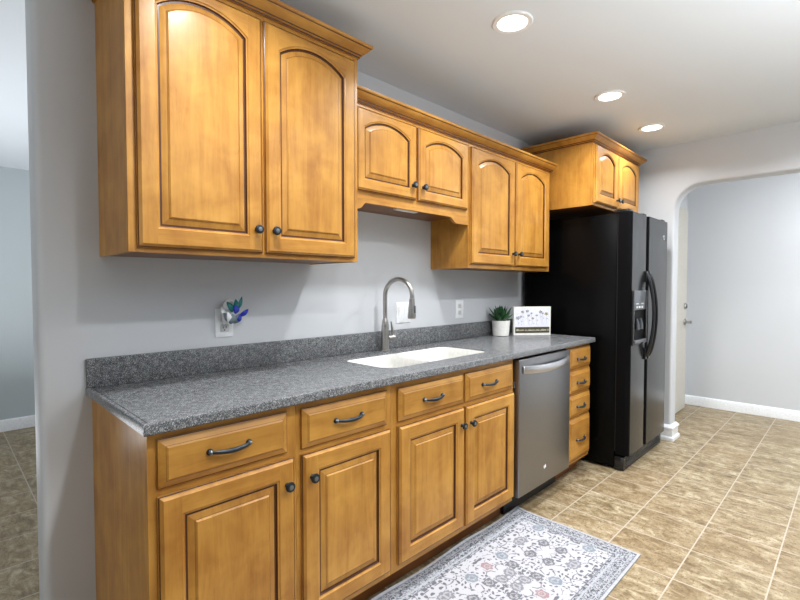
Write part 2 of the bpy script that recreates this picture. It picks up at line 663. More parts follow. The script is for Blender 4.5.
# white block that wraps the foot of the wall end
b = MB()
def wrap(d):
    return [(X0 - d, -0.50), (X0 - d, YA - d), (X1 + d, YA - d), (X1 + d, -0.59)]
rr = [[(x, y, z) for x, y in wrap(d)] for d, z in ((0.0, 0.0), (0.028, 0.0), (0.028, 0.022), (0.016, 0.034), (0.016, 0.088), (0.024, 0.094), (0.024, 0.104), (0.006, 0.125), (0.0, 0.128))]
b.rings(rr, 'trim', smooth=False)
struct(b.build('trim_1'))

# hall door, seen edge-on through the arch
b = MB()
b.box(4.50, 5.425, -0.645, -0.605, 0.012, 2.035, 'doorpaint', 0.003, 1)
door = struct(b.build('door_1'))
b = MB()
for zc in (0.90,):
    b.lathe([(0.033, 0), (0.033, 0.006), (0.027, 0.012), (0.014, 0.014), (0.012, 0.045)], (5.355, -0.645, zc), (0, -1, 0), 'nickel')
    b.tube([(5.355, -0.685, zc), (5.33, -0.692, zc), (5.27, -0.694, zc - 0.002), (5.24, -0.690, zc - 0.004)], [0.011, 0.010, 0.008, 0.006], 'nickel')
    b.lathe([(0.016, 0), (0.016, 0.022), (0.0, 0.026)], (5.355, -0.686, zc), (0, -1, 0), 'nickel')
b.build('door_handle', door)
b = MB()
b.lathe([(0.031, 0), (0.031, 0.008), (0.024, 0.016), (0.0, 0.018)], (5.355, -0.645, 1.06), (0, -1, 0), 'nickel')
b.box(5.351, 5.359, -0.668, -0.660, 1.04, 1.08, 'pewter', 0.002, 1)
b.build('deadbolt', door)


# ------------------------------------------------------------------ cabinet parts
TH = 0.020


def rect(x0, x1, z0, z1, d, y):
    return [(x0 + d, y, z0 + d), (x1 - d, y, z0 + d), (x1 - d, y, z1 - d), (x0 + d, y, z1 - d)]


def opening(xa, xb, za, zs, rise, d, y, n=18):
    """opening outline inset by d; zs is the height of the top at the sides, rise > 0 arches it"""
    if rise <= 0:
        return [(xa + d, y, za + d), (xb - d, y, za + d)] + [(xb - d + (xa - xb + 2 * d) * k / n, y, zs - d) for k in range(n + 1)]
    hw = (xb - xa) / 2
    cx = (xa + xb) / 2
    R = (hw * hw + rise * rise) / (2 * rise)
    cz = zs + rise - R
    R2, h2 = R - d, hw - d
    a = math.asin(min(1, h2 / R2))
    pts = [(cx + R2 * math.sin(a - 2 * a * k / n), y, cz + R2 * math.cos(a - 2 * a * k / n)) for k in range(n + 1)]
    return [(xa + d, y, za + d), (xb - d, y, za + d)] + pts


def make_panel_door(parent, origin, x0, x1, z0, z1, yb, rise=0.0, stile=0.058, rail=0.058, top=0.058):
    """raised panel door; yb is its back, it stands TH proud towards -y"""
    b = MB()
    yf = yb - TH
    b.face(rect(x0, x1, z0, z1, 0, yb), 'wood_v')
    e = [(0, yb), (0, yb - 0.010), (0.003, yb - 0.0115), (0.011, yf)]
    prev = rect(x0, x1, z0, z1, *e[0])
    for k, (d, y) in enumerate(e[1:]):
        cur = rect(x0, x1, z0, z1, d, y)
        b.rings([prev, cur], 'glaze' if k == 1 else 'wood_v', smooth=False)
        prev = cur
    d0 = e[-1][0]
    xa, xb = x0 + stile, x1 - stile
    za, zs = z0 + rail, z1 - top - rise
    b.face([(x0 + d0, yf, z0 + d0), (xa, yf, z0 + d0), (xa, yf, z1 - d0), (x0 + d0, yf, z1 - d0)], 'wood_v')
    b.face([(xb, yf, z0 + d0), (x1 - d0, yf, z0 + d0), (x1 - d0, yf, z1 - d0), (xb, yf, z1 - d0)], 'wood_v')
    b.face([(xa, yf, z0 + d0), (xb, yf, z0 + d0), (xb, yf, za), (xa, yf, za)], 'wood_h')
    o = opening(xa, xb, za, zs, rise, 0, yf)
    for p, q in zip(o[2:], o[3:]):
        b.face([p, q, (q[0], yf, z1 - d0), (p[0], yf, z1 - d0)], 'wood_h')
    steps = [(0.0, 0.0, None), (0.0035, 0.0035, 'wood_v'), (0.0075, 0.0042, 'wood_v'), (0.0105, 0.010, 'glaze'), (0.016, 0.0105, 'glaze'),
             (0.019, 0.0095, 'wood_v'), (0.034, 0.0052, 'wood_v'), (0.0350, 0.0050, 'glaze'), (0.0400, 0.0010, 'wood_v')]
    prev = o
    for d, dy, mat in steps[1:]:
        cur = opening(xa, xb, za, zs, rise, d, yf + dy)
        b.rings([prev, cur], mat, smooth=False)
        prev = cur
    b.face(prev, 'wood_v')
    return b.build('door', parent, origin, angle=11)


def make_drawer_front(parent, origin, x0, x1, z0, z1, yb):
    b = MB()
    yf = yb - TH
    b.face(rect(x0, x1, z0, z1, 0, yb), 'wood_h')
    e = [(0, yb, None), (0, yb - 0.006, 'wood_h'), (0.002, yb - 0.007, 'glaze'), (0.0195, yb - 0.0160, 'wood_h'), (0.0203, yb - 0.0162, 'glaze'), (0.0250, yf, 'wood_h')]
    prev = rect(x0, x1, z0, z1, 0, yb)
    for d, y, mat in e[1:]:
        cur = rect(x0, x1, z0, z1, d, y)
        b.rings([prev, cur], mat, smooth=False)
        prev = cur
    b.face(prev, 'wood_h')
    return b.build('drawer', parent, origin, angle=11)


_k = MB()
_k.lathe([(0.0085, 0), (0.0085, 0.003), (0.0055, 0.006), (0.0055, 0.012), (0.0155, 0.017), (0.0165, 0.021), (0.0150, 0.025), (0.0120, 0.0262)], (0, 0, 0), (0, -1, 0), 'pewter')
_k.lathe([(0.0120, 0.0262), (0.0110, 0.0245), (0.0085, 0.0245), (0.0075, 0.027), (0.0, 0.0278)], (0, 0, 0), (0, -1, 0), 'pewter_worn')
knob0 = _k.build('knob')
KNOB = knob0.data
bpy.data.objects.remove(knob0)


def make_pull(w):
    b = MB()
    for s in (-1, 1):
        b.lathe([(0.0095, 0), (0.0095, 0.003), (0.007, 0.006), (0.0, 0.008)], (s * w / 2, 0, 0), (0, -1, 0), 'pewter')
        b.ball((s * w / 2, -0.009, 0), 0.0065, 'pewter_worn', seg=10)
    n = 16
    pts, rad = [], []
    for k in range(n + 1):
        u = -1 + 2 * k / n
        pts.append((u * w / 2, -0.007 - 0.015 * (1 - u * u) ** 0.8, -0.004 * (1 - u * u)))
        rad.append(0.0046 + 0.0030 * (1 - abs(u)) ** 0.7)
    b.tube(pts, rad, 'pewter', 10)
    o = b.build('pull')
    me = o.data
    bpy.data.objects.remove(o)
    return me


PULL = make_pull(0.118)
PULL_SMALL = make_pull(0.108)


def place(mesh, name, parent, origin, at):
    o = bpy.data.objects.new(name, mesh)
    COL.objects.link(o)
    o.parent = parent
    o.location = Vector(at) - Vector(origin)
    return o


def carcass(parent, origin, x0, x1, y0, y1, z0, z1, bottom_up=0.0, open_top=False, name='case'):
    """open-fronted box of panels; y1 is its back (at the wall), y0 its front"""
    t = 0.016
    b = MB()
    b.box(x0, x0 + t, y0, y1, z0, z1, 'wood_v')
    b.box(x1 - t, x1, y0, y1, z0, z1, 'wood_v')
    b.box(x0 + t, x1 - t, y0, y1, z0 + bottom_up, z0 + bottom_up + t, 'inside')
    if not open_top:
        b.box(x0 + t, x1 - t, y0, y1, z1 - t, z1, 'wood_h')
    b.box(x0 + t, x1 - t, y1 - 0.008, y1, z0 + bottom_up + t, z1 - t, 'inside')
    return b.build(name, parent, origin)


def face_frame(parent, origin, x0, x1, z0, z1, yb, stiles, rails, t=0.019):
    """frame of stiles [(xa, xb)] and rails [(za, zb)] in front of yb"""
    b = MB()
    for xa, xb in stiles:
        b.box(xa, xb, yb - t, yb, z0, z1, 'wood_v', 0.0008, 1)
    for (za, zb) in rails:
        b.box(x0 + 0.001, x1 - 0.001, yb - t + 0.0006, yb - 0.0006, za, zb, 'wood_h')
    return b.build('face_frame', parent, origin)


CROWN = [(0.0, 0.0), (0.008, 0.0), (0.009, 0.006), (0.014, 0.009), (0.015, 0.014), (0.020, 0.017), (0.027, 0.021), (0.036, 0.029), (0.043, 0.037),
         (0.045, 0.040), (0.048, 0.041), (0.050, 0.045), (0.050, 0.052), (0.0, 0.052)]


def crown(parent, origin, path, z, outs, name='crown_molding'):
    """sweep CROWN along a plan path of points; outs: unit outward offsets (mitred) per point"""
    b = MB()
    rr = []
    for (x, y), (ox, oy) in zip(path, outs):
        rr.append([(x + ox * d, y + oy * d, z + h) for d, h in CROWN])
    n = len(CROWN)
    for a in range(len(rr) - 1):
        for j in range(n):
            j2 = (j + 1) % n
            mat = 'glaze' if j in (1, 3, 8) else 'wood_h'
            b.face([rr[a][j], rr[a][j2], rr[a + 1][j2], rr[a + 1][j]], mat, 4 <= j <= 8)
    b.face(rr[0], 'wood_h')
    b.face(rr[-1], 'wood_h')
    o = b.build(name, parent, origin, angle=30)
    return o


# ------------------------------------------------------------------ wall cabinets
UB, UF = -0.0005, -0.302       # back, front of the boxes; the frame is 19 mm in front
FR = 0.019
ZU = 1.369


def knob(parent, origin, x, z, yback):
    return place(KNOB, 'knob', parent, origin, (x, yback - TH, z))


# tall, deeper cabinet at the open end
UT = -0.324
X = (0.414, 1.311)
org = (0.414, 0.0, ZU)
c1 = thing('wall_cabinet', 'tall two-door honey maple wall cabinet with arched panels above the colourful night light', 'cabinet', org)
carcass(c1, org, X[0], X[1], UT, UB, ZU, 2.262, bottom_up=0.003)
face_frame(c1, org, X[0], X[1], ZU, 2.262, UT, [(X[0], X[0] + 0.042), (0.836, 0.874), (X[1] - 0.042, X[1])], [(ZU, ZU + 0.04), (2.19, 2.262)])
yb = UT - FR - 0.0008
for xa, xb, kx in ((0.438, 0.851, 0.823), (0.863, 1.286, 0.893)):
    d = make_panel_door(c1, org, xa, xb, 1.385, 2.226, yb, rise=0.056, top=0.034, stile=0.054)
    knob(d, org, kx, 1.468, yb)
yf = UT - FR
crown(c1, org, [(X[0], -0.001), (X[0], yf), (X[1], yf), (X[1], -0.001)], 2.246, [(-1, 0), (-1, -1), (1, -1), (1, 0)])

# short cabinet over the sink with a scalloped valance
UF = -0.268
yf = UF - FR
yb = UF - FR - 0.0008
X = (1.312, 2.187)
org = (1.312, 0.0, 1.664)
ZT2 = 2.088
c2 = thing('wall_cabinet', 'short two-door honey maple wall cabinet with scalloped valance above the kitchen sink', 'cabinet', org)
carcass(c2, org, X[0], X[1], UF, UB, 1.664, ZT2)
face_frame(c2, org, X[0], X[1], 1.664, ZT2, UF, [(X[0], X[0] + 0.03), (1.720, 1.760), (X[1] - 0.03, X[1])], [(1.664, 1.71), (2.05, ZT2)])
for xa, xb, kx in ((1.335, 1.734, 1.700), (1.748, 2.165, 1.777)):
    d = make_panel_door(c2, org, xa, xb, 1.698, 2.069, yb, rise=0.048, top=0.034, stile=0.046, rail=0.048)
    knob(d, org, kx, 1.768, yb)
low, hi = 1.617, 1.648
pts = [(X[0], low)]
for k in range(9):
    u = k / 8
    pts.append((X[0] + 0.055 + 0.045 * u, low + (hi - low) * (0.5 - 0.5 * math.cos(PI * u))))
for k in range(9):
    u = k / 8
    pts.append((X[1] - 0.165 + 0.06 * u, hi - (hi - low) * (0.5 - 0.5 * math.cos(PI * u))))
pts += [(X[1], low), (X[1], 1.6635), (X[0], 1.6635)]
b = MB()
b.rings([[(x, yf, z) for x, z in pts], [(x, UF, z) for x, z in pts]], 'wood_h', smooth=False, cap0=True, cap1=True)
b.build('valance', c2, org)

# cabinet over the plant
X = (2.188, 3.172)
org = (2.188, 0.0, ZU)
c3 = thing('wall_cabinet', 'two-door honey maple wall cabinet with arched panels hanging above the potted succulent', 'cabinet', org)
carcass(c3, org, X[0], X[1], UF, UB, ZU, ZT2, bottom_up=0.003)
face_frame(c3, org, X[0], X[1], ZU, ZT2, UF, [(X[0], X[0] + 0.045), (2.655, 2.700), (X[1] - 0.04, X[1])], [(ZU, ZU + 0.04), (2.05, ZT2)])
for xa, xb, kx in ((2.203, 2.671, 2.644), (2.684, 3.130, 2.716)):
    d = make_panel_door(c3, org, xa, xb, 1.393, 2.069, yb, rise=0.055, top=0.034, stile=0.056)
    knob(d, org, kx, 1.472, yb)

# crown shared by the two lower cabinets
cr = crown(None, (1.313, 0.0, ZT2 + 0.0005), [(1.3125, yf), (3.172, yf), (3.172, -0.001)], ZT2 + 0.0005, [(0, -1), (1, -1), (1, 0)])
tag(cr, 'long stepped maple crown molding running over the sink cabinet and its taller neighbour', 'molding')

# deep cabinet over the refrigerator
X = (3.190, 4.10)
FU = -0.572
org = (3.190, 0.0, 1.82)
c4 = thing('wall_cabinet', 'small deep honey maple cabinet mounted above the black refrigerator', 'cabinet', org)
carcass(c4, org, X[0], X[1], FU, UB, 1.82, 2.262)
face_frame(c4, org, X[0], X[1], 1.82, 2.262, FU, [(X[0], X[0] + 0.042), (3.59, 3.63), (X[1] - 0.042, X[1])], [(1.82, 1.86), (2.21, 2.262)])
yd = FU - FR - 0.0008
for xa, xb, kx in ((3.206, 3.605, 3.577), (3.617, 4.060, 3.645)):
    d = make_panel_door(c4, org, xa, xb, 1.838, 2.236, yd, rise=0.055, top=0.034)
    knob(d, org, kx, 1.895, yd)
yf4 = FU - FR
crown(c4, org, [(X[0], -0.001), (X[0], yf4), (X[1], yf4), (X[1], -0.001)], 2.246, [(-1, 0), (-1, -1), (1, -1), (1, 0)])

# ------------------------------------------------------------------ base cabinets
BF = -0.576                   # front of the boxes
TK = -0.520                   # toe kick face
ZB0, ZB1 = 0.105, 0.8805
ydb = BF - FR - 0.0008


def base(name, label, x0, x1, stiles, rails, fronts, left_floor=False, right_floor=False, top_rail=0.03):
    org = (x0, 0.0, 0.0)
    c = thing(name, label, 'cabinet', org)
    carcass(c, org, x0, x1, BF, UB - 0.001, ZB0, ZB1, open_top=name.startswith('sink'))
    face_frame(c, org, x0, x1, ZB0, ZB1, BF, stiles, rails)
    b = MB()
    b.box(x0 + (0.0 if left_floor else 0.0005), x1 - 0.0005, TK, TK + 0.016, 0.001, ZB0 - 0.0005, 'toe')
    if left_floor:
        b.box(x0, x0 + 0.016, TK + 0.016, -0.002, 0.001, ZB0 - 0.0005, 'wood_v')
    b.build('toe_kick', c, org)
    for kind, xa, xb, za, zb, hx, hz in fronts:
        if kind == 'door':
            d = make_panel_door(c, org, xa, xb, za, zb, ydb)
            knob(d, org, hx, hz, ydb)
        else:
            d = make_drawer_front(c, org, xa, xb, za, zb, ydb)
            place(PULL if xb - xa > 0.34 else PULL_SMALL, 'pull', d, org, (hx, ydb - TH, hz))
    return c


base('base_cabinet', 'honey maple base cabinet with exposed side panel at the open counter end', 0.382, 0.832,
     [(0.382, 0.420), (0.795, 0.832)], [(ZB0, 0.14), (0.69, 0.74), (0.845, ZB1)],
     [('drawer', 0.404, 0.795, 0.726, 0.860, 0.597, 0.797), ('door', 0.404, 0.818, 0.128, 0.706, 0.786, 0.625)], True)
base('base_cabinet', 'honey maple one-door base cabinet standing between the end cabinet and the sink cabinet', 0.8325, 1.267,
     [(0.8325, 0.868), (1.23, 1.267)], [(ZB0, 0.14), (0.69, 0.74), (0.845, ZB1)],
     [('drawer', 0.848, 1.241, 0.722, 0.858, 1.040, 0.794), ('door', 0.848, 1.255, 0.132, 0.704, 0.881, 0.625)])
base('sink_base_cabinet', 'wide honey maple base cabinet with two drawer fronts and two doors below the sink', 1.2675, 2.178,
     [(1.2675, 1.31), (1.715, 1.76), (2.142, 2.178)], [(ZB0, 0.14), (0.69, 0.74), (0.845, ZB1)],
     [('drawer', 1.300, 1.731, 0.718, 0.855, 1.502, 0.787), ('drawer', 1.744, 2.157, 0.718, 0.855, 1.928, 0.787),
      ('door', 1.300, 1.731, 0.134, 0.700, 1.703, 0.622), ('door', 1.744, 2.170, 0.130, 0.700, 1.776, 0.620)])
base('drawer_cabinet', 'narrow honey maple stack of four drawers between dishwasher and refrigerator', 2.812, 3.160,
     [(2.812, 2.845), (3.13, 3.160)], [(ZB0, 0.14), (0.39, 0.42), (0.55, 0.58), (0.71, 0.74), (0.85, ZB1)],
     [('drawer', 2.829, 3.152, 0.728, 0.864, 2.985, 0.790), ('drawer', 2.829, 3.152, 0.567, 0.714, 2.985, 0.636),
      ('drawer', 2.829, 3.152, 0.412, 0.556, 2.985, 0.480), ('drawer', 2.829, 3.152, 0.128, 0.402, 2.985, 0.262)])

# ------------------------------------------------------------------ countertop with backsplash
CX0, CX1, CYF, CZ0, CZ1 = 0.364, 3.171, -0.632, 0.882, 0.914
SX0, SX1, SY0, SY1 = 1.362, 2.135, -0.485, -0.150       # sink cut-out
ct = thing('countertop', 'long charcoal speckled solid countertop with a low backsplash along the wall', 'countertop', (CX0, 0, CZ0))
b = MB()


def rounded(x0, x1, y0, y1, r, n=6, d=0.0):
    x0, x1, y0, y1 = x0 + d, x1 - d, y0 + d, y1 - d
    r = max(0.004, r - d)
    p = []
    for cx, cy, a in ((x1 - r, y1 - r, 0), (x0 + r, y1 - r, PI / 2), (x0 + r, y0 + r, PI), (x1 - r, y0 + r, 3 * PI / 2)):
        p += arc(cx, cy, r, a, a + PI / 2, n)
    return p


hole = rounded(SX0, SX1, SY0, SY1, 0.07)
e = 0.010
# outer edge: a raised drip lip along the open end and the front, then a rounded nose
ox0, ox1, oy0, oy1 = CX0, CX1, CYF, -0.001


def outer(d, z):
    return [(ox0 + d, oy0 + d, z), (ox1 - d, oy0 + d, z), (ox1 - d, oy1, z), (ox0 + d, oy1, z)]


steps = [(0.004, CZ0), (0.0, CZ0 + 0.004), (0.0, CZ1 - 0.005), (0.0015, CZ1 - 0.0015), (0.004, CZ1), (0.0115, CZ1), (0.0125, CZ1 - 0.007), (0.0175, CZ1 - 0.007), (0.019, CZ1 - 0.0042)]
b.rings([outer(d, z) for d, z in steps], 'counter', smooth=False)
# top with a hole: fill the band between the hole and the outer rectangle
zt = CZ1 - 0.0042
for z, dd, n_ in ((zt, 0.019, 0), (CZ0, 0.004, 1)):
    o4 = outer(dd, z)
    bm = bmesh.new()
    vo = [bm.verts.new(p) for p in o4]
    vh = [bm.verts.new((x, y, z)) for x, y in hole]
    ed = [bm.edges.new((vo[k], vo[(k + 1) % 4])) for k in range(4)] + [bm.edges.new((vh[k], vh[(k + 1) % len(vh)])) for k in range(len(vh))]
    bmesh.ops.triangle_fill(bm, edges=ed, use_beauty=True)
    b.take(bm, 'counter')
b.rings([[(x, y, zt) for x, y in hole], [(x, y, CZ0) for x, y in hole]], 'counter')
b.build('slab', ct, (CX0, 0, CZ0), angle=30)
b = MB()
b.box(CX0 + 0.0005, CX1 - 0.001, -0.0205, -0.0015, zt + 0.0002, 1.012, 'counter', 0.003, 2)
b.build('backsplash', ct, (CX0, 0, CZ0))

# ------------------------------------------------------------------ sink
sk = thing('kitchen_sink', 'white double-bowl kitchen sink set under the speckled countertop', 'sink', ((SX0 + SX1) / 2, (SY0 + SY1) / 2, 0.70))
org = tuple(sk.location)
b = MB()
xm = 1.685
zf = zt - 0.006
g = 0.0006
bowls = [(SX0 + g + 0.004, xm - 0.011), (xm + 0.011, SX1 - g - 0.004)]
rims = []
dep = 0.17
for x0, x1 in bowls:
    rs = []
    for d, z in ((0.0, zf), (0.004, zf - 0.004), (0.008, zf - 0.03), (0.016, zf - dep + 0.03), (0.030, zf - dep + 0.008), (0.06, zf - dep)):
        rs.append([(x, y, z) for x, y in rounded(x0, x1, SY0 + g + 0.004, SY1 - g - 0.004, 0.062, 6, d)])
    b.rings(rs, 'sink', cap1=True)
    rims.append(rs[0])
fl = rounded(SX0, SX1, SY0, SY1, 0.07, 6, g)
bm = bmesh.new()
eds = []
for lp in [[(x, y, zf) for x, y in fl]] + rims:
    vs = [bm.verts.new(p) for p in lp]
    eds += [bm.edges.new((vs[k], vs[(k + 1) % len(vs)])) for k in range(len(vs))]
bmesh.ops.triangle_fill(bm, edges=eds, use_beauty=True)
b.take(bm, 'sink')
b.rings([[(x, y, zf) for x, y in fl], [(x, y, CZ0 + 0.001) for x, y in fl]], 'sink')
b.build('basin', sk, org)
for x0, x1 in bowls:
    b = MB()
    b.lathe([(0.0, 0.004), (0.028, 0.001), (0.030, 0.003), (0.042, 0.004), (0.045, 0.001)], ((x0 + x1) / 2, (SY0 + SY1) / 2 + 0.03, zf - dep), (0, 0, 1), 'chrome')
    b.build('drain', sk, org)

# ------------------------------------------------------------------ faucet
FX, FY = 1.73, -0.072
fa = thing('faucet', 'brushed nickel gooseneck pull-down faucet standing behind the white sink', 'faucet', (FX, FY, zt))
org = (FX, FY, zt)
b = MB()
b.lathe([(0.028, 0.0), (0.028, 0.004), (0.0225, 0.008), (0.0215, 0.05), (0.021, 0.10), (0.0195, 0.14), (0.0165, 0.165), (0.012, 0.178), (0.0, 0.178)], (FX, FY, zt + 0.0005), (0, 0, 1), 'nickel', 28)
b.build('base', fa, org)
dx, dy = 0.16, -0.987    # spout direction
R = 0.089
pts = [(FX, FY, zt + 0.176), (FX, FY, zt + 0.25), (FX, FY, zt + 0.295)]
cz = zt + 0.302
for k in range(17):
    a = PI - (PI + 0.12) * k / 16
    q = R + R * math.cos(a)
    pts.append((FX + dx * q, FY + dy * q, cz + R * math.sin(a)))
b = MB()
b.tube(pts, 0.0118, 'nickel', 16)
b.build('spout', fa, org)
p1 = Vector(pts[-1])
dd = (p1 - Vector(pts[-2])).normalized()
b = MB()
b.lathe([(0.0135, 0.0), (0.0145, 0.012), (0.0165, 0.03), (0.0195, 0.066), (0.022, 0.098), (0.020, 0.106), (0.0, 0.106)], tuple(p1 + dd * 0.001), tuple(dd), 'nickel', 24)
c = p1 + dd * 0.055 + Vector((dx, dy, 0)) * 0.018
b.box(c.x - 0.006, c.x + 0.006, c.y - 0.005, c.y + 0.003, c.z - 0.022, c.z + 0.016, 'pewter_worn', 0.002, 2)
b.build('spray_head', fa, org)
b = MB()
hz = zt + 0.072
b.tube([(FX + 0.019, FY - 0.004, hz), (FX + 0.062, FY - 0.012, hz)], [0.0125, 0.0125], 'nickel', 18)
b.tube([(FX + 0.048, FY - 0.010, hz + 0.008), (FX + 0.045, FY - 0.010, hz + 0.05), (FX + 0.038, FY - 0.008, hz + 0.088)], [0.006, 0.0065, 0.004], 'nickel', 12)
b.build('lever_handle', fa, org)

# ------------------------------------------------------------------ dishwasher
DX0, DX1 = 2.192, 2.806
DF = -0.626
dw = thing('dishwasher', 'stainless steel dishwasher with a bowed bar handle beside the four-drawer stack', 'dishwasher', (DX0, 0, 0))
org = (DX0, 0, 0)
b = MB()
b.box(DX0 - 0.006, DX1 + 0.001, -0.565, -0.03, 0.10, 0.868, 'black_matte')
b.build('tub', dw, org)
b = MB()
b.box(DX0 + 0.003, DX1 - 0.003, DF, -0.567, 0.118, 0.868, 'steel', 0.006, 3)
dd_ = b.build('door', dw, org)
b = MB()
n = 20
rr = []
for k in range(n + 1):
    u = -1 + 2 * k / n
    x = (DX0 + DX1) / 2 + u * 0.272
    bow = 0.034 * (1 - u * u) ** 0.7 + 0.006
    yo = DF - bow
    zc = 0.812 - 0.010 * (1 - u * u)
    h = 0.021
    rr.append([(x, yo + 0.012, zc - h), (x, yo + 0.003, zc - h), (x, yo, zc - h + 0.006), (x, yo, zc + h - 0.006), (x, yo + 0.003, zc + h), (x, yo + 0.012, zc + h)])
b.rings(rr, 'steel_light', cap0=True, cap1=True)
for s in (-1, 1):
    x = (DX0 + DX1) / 2 + s * 0.266
    b.box(x - 0.006, x + 0.006, DF - 0.008, DF + 0.001, 0.794, 0.830, 'steel_light', 0.002, 1)
b.build('handle', dd_, org)
b = MB()
for k, (q0, q1, rad) in enumerate(((0.2, 4.0, 0.016), (3.3, 7.0, 0.012))):
    pts = [(2.482 + rad * 0.6 * math.cos(q0 + (q1 - q0) * j / 14) * 1.2, DF - 0.0012, 0.214 + rad * 0.4 * math.sin(q0 + (q1 - q0) * j / 14) + (j - 7) * 0.0004) for j in range(15)]
    b.tube(pts, 0.0018, 'white_plastic', 6)
b.tube([(2.475, DF - 0.0012, 0.204), (2.486, DF - 0.0012, 0.217), (2.493, DF - 0.0012, 0.228)], 0.0015, 'white_plastic', 6)
b.build('badge', dd_, org)
b = MB()
b.box(DX0 + 0.002, DX1 - 0.002, -0.535, -0.52, 0.001, 0.099, 'black_matte')
b.build('toe_panel', dw, org)
b = MB()
b.box(DX0 - 0.0085, DX0 - 0.001, -0.60, -0.57, 0.715, 0.748, 'panel_grey', 0.002, 1)
b.build('mounting_clip', dw, org)

# ------------------------------------------------------------------ refrigerator
RX0, RX1 = 3.270, 4.092
fr = thing('refrigerator', 'black side-by-side refrigerator with an ice and water dispenser', 'refrigerator', (RX0, 0, 0))
org = (RX0, 0, 0)
b = MB()
b.box(RX0, RX1, -0.728, -0.035, 0.022, 1.757, 'black_pebble', 0.006, 2)
b.build('cabinet_shell', fr, org)
for yy in (-0.66, -0.10):
    for xx in (RX0 + 0.06, RX1 - 0.06):
        b = MB()
        b.lathe([(0.022, 0.0), (0.022, 0.012), (0.012, 0.014), (0.012, 0.0225)], (xx, yy, 0.0005), (0, 0, 1), 'black_matte', 12)
        b.build('levelling_foot', fr, org)
b = MB()
b.box(RX0 + 0.002, RX1 - 0.002, -0.792, -0.729, 0.006, 0.098, 'black_gloss', 0.006, 2)
for k in range(4):
    z = 0.028 + 0.017 * k
    b.box(RX0 + 0.04, RX1 - 0.03, -0.796, -0.790, z, z + 0.006, 'black_matte', 0.002, 1)
b.build('base_grille', fr, org)
DYB, DYF = -0.736, -0.820
SPL = 3.602


def fridge_door(name, x0, x1):
    """rounded door leaf: pebbled sides, smooth front"""
    b = MB()
    r = 0.028
    prof = [(x0, DYB), (x0, DYF + r)] + [(x0 + r - r * math.cos(a), DYF + r - r * math.sin(a)) for a in [PI / 2 * k / 5 for k in range(1, 6)]]
    prof += [(x1 - r + r * math.sin(a), DYF + r - r * math.cos(a)) for a in [PI / 2 * k / 5 for k in range(0, 6)]] + [(x1, DYB)]
    z0, z1 = 0.112, 1.762
    n = len(prof)
    for j in range(n):
        j2 = (j + 1) % n
        mat = 'black_door' if j == 6 else ('black_edge')
        b.face([(*prof[j], z0), (*prof[j2], z0), (*prof[j2], z1), (*prof[j], z1)], mat, True)
    b.face([(*p, z0) for p in prof], 'black_gloss')
    b.face([(*p, z1) for p in prof], 'black_gloss')
    return b.build(name, fr, org, angle=45)


fd = fridge_door('freezer_door', RX0, SPL - 0.008)
rd = fridge_door('fresh_food_door', SPL + 0.008, RX1)
b = MB()
b.box(RX0 + 0.006, RX1 - 0.006, DYB + 0.0005, -0.7285, 0.13, 1.75, 'black_matte')
b.build('door_gasket', fr, org)
for x in (RX0 + 0.05, SPL, RX1 - 0.05):
    b = MB()
    b.box(x - 0.035, x + 0.035, -0.80, -0.70, 1.763, 1.783, 'black_gloss', 0.006, 2)
    b.build('hinge_cover', fr, org)


def fridge_handle(parent, x):
    b = MB()
    pts, rad = [], []
    n = 22
    for k in range(n + 1):
        u = -1 + 2 * k / n
        pts.append((x, DYF - 0.004 - 0.052 * (1 - u * u) ** 0.75, 1.055 + 0.29 * u))
        rad.append(0.0105 + 0.005 * abs(u) ** 3)
    b.tube(pts, rad, 'black_gloss', 14, squash=(1.0, 0.85))
    for s in (-1, 1):
        b.box(x - 0.016, x + 0.016, DYF - 0.012, DYF + 0.001, 1.055 + s * 0.275 - 0.04, 1.055 + s * 0.275 + 0.04, 'black_gloss', 0.005, 2)
    return b.build('handle', parent, org)


fridge_handle(fd, SPL - 0.030)
fridge_handle(rd, SPL + 0.034)
# dispenser
HX0, HX1, HZ0, HZ1 = 3.292, 3.572, 0.862, 1.232
b = MB()
yo = DYF - 0.014
b.box(HX0, HX0 + 0.022, yo, DYF + 0.001, HZ0, HZ1, 'black_gloss', 0.004, 2)
b.box(HX1 - 0.022, HX1, yo, DYF + 0.001, HZ0, HZ1, 'black_gloss', 0.004, 2)
b.box(HX0 + 0.02, HX1 - 0.02, yo, DYF + 0.001, HZ0, HZ0 + 0.03, 'black_gloss', 0.004, 2)
b.box(HX0 + 0.02, HX1 - 0.02, yo + 0.004, DYF + 0.001, 1.10, HZ1, 'panel_grey', 0.003, 2)
b.box(HX0 + 0.022, HX1 - 0.022, DYF - 0.0015, DYF + 0.001, HZ0 + 0.03, 1.10, 'black_edge')
ds = b.build('dispenser', fd, org)
b = MB()
for k, x in enumerate((3.37, 3.42, 3.47)):
    b.box(x - 0.013, x + 0.013, yo + 0.001, yo + 0.006, 1.112, 1.126, 'white_plastic', 0.001, 1)
for x in (3.35, 3.45):
    b.box(x, x + 0.05, yo + 0.0015, yo + 0.006, 1.14, 1.145, 'white_plastic')
b.build('control_buttons', ds, org)
for x in (3.385, 3.455):
    b = MB()
    b.tube([(x, DYF - 0.003, 1.04), (x, DYF - 0.012, 1.00), (x, DYF - 0.013, 0.965)], [0.013, 0.016, 0.017], 'panel_grey', 12, squash=(0.4, 0.7))
    b.build('paddle', ds, org)
b = MB()
b.box(HX0 + 0.024, HX1 - 0.024, yo - 0.006, DYF - 0.001, HZ0 + 0.012, HZ0 + 0.032, 'panel_grey', 0.003, 1)
b.build('drip_tray', ds, org)
b = MB()
b.lathe([(0.019, 0.0), (0.019, 0.003), (0.0, 0.0045)], (3.978, DYF - 0.0002, 1.635), (0, -1, 0), 'steel_light', 20)
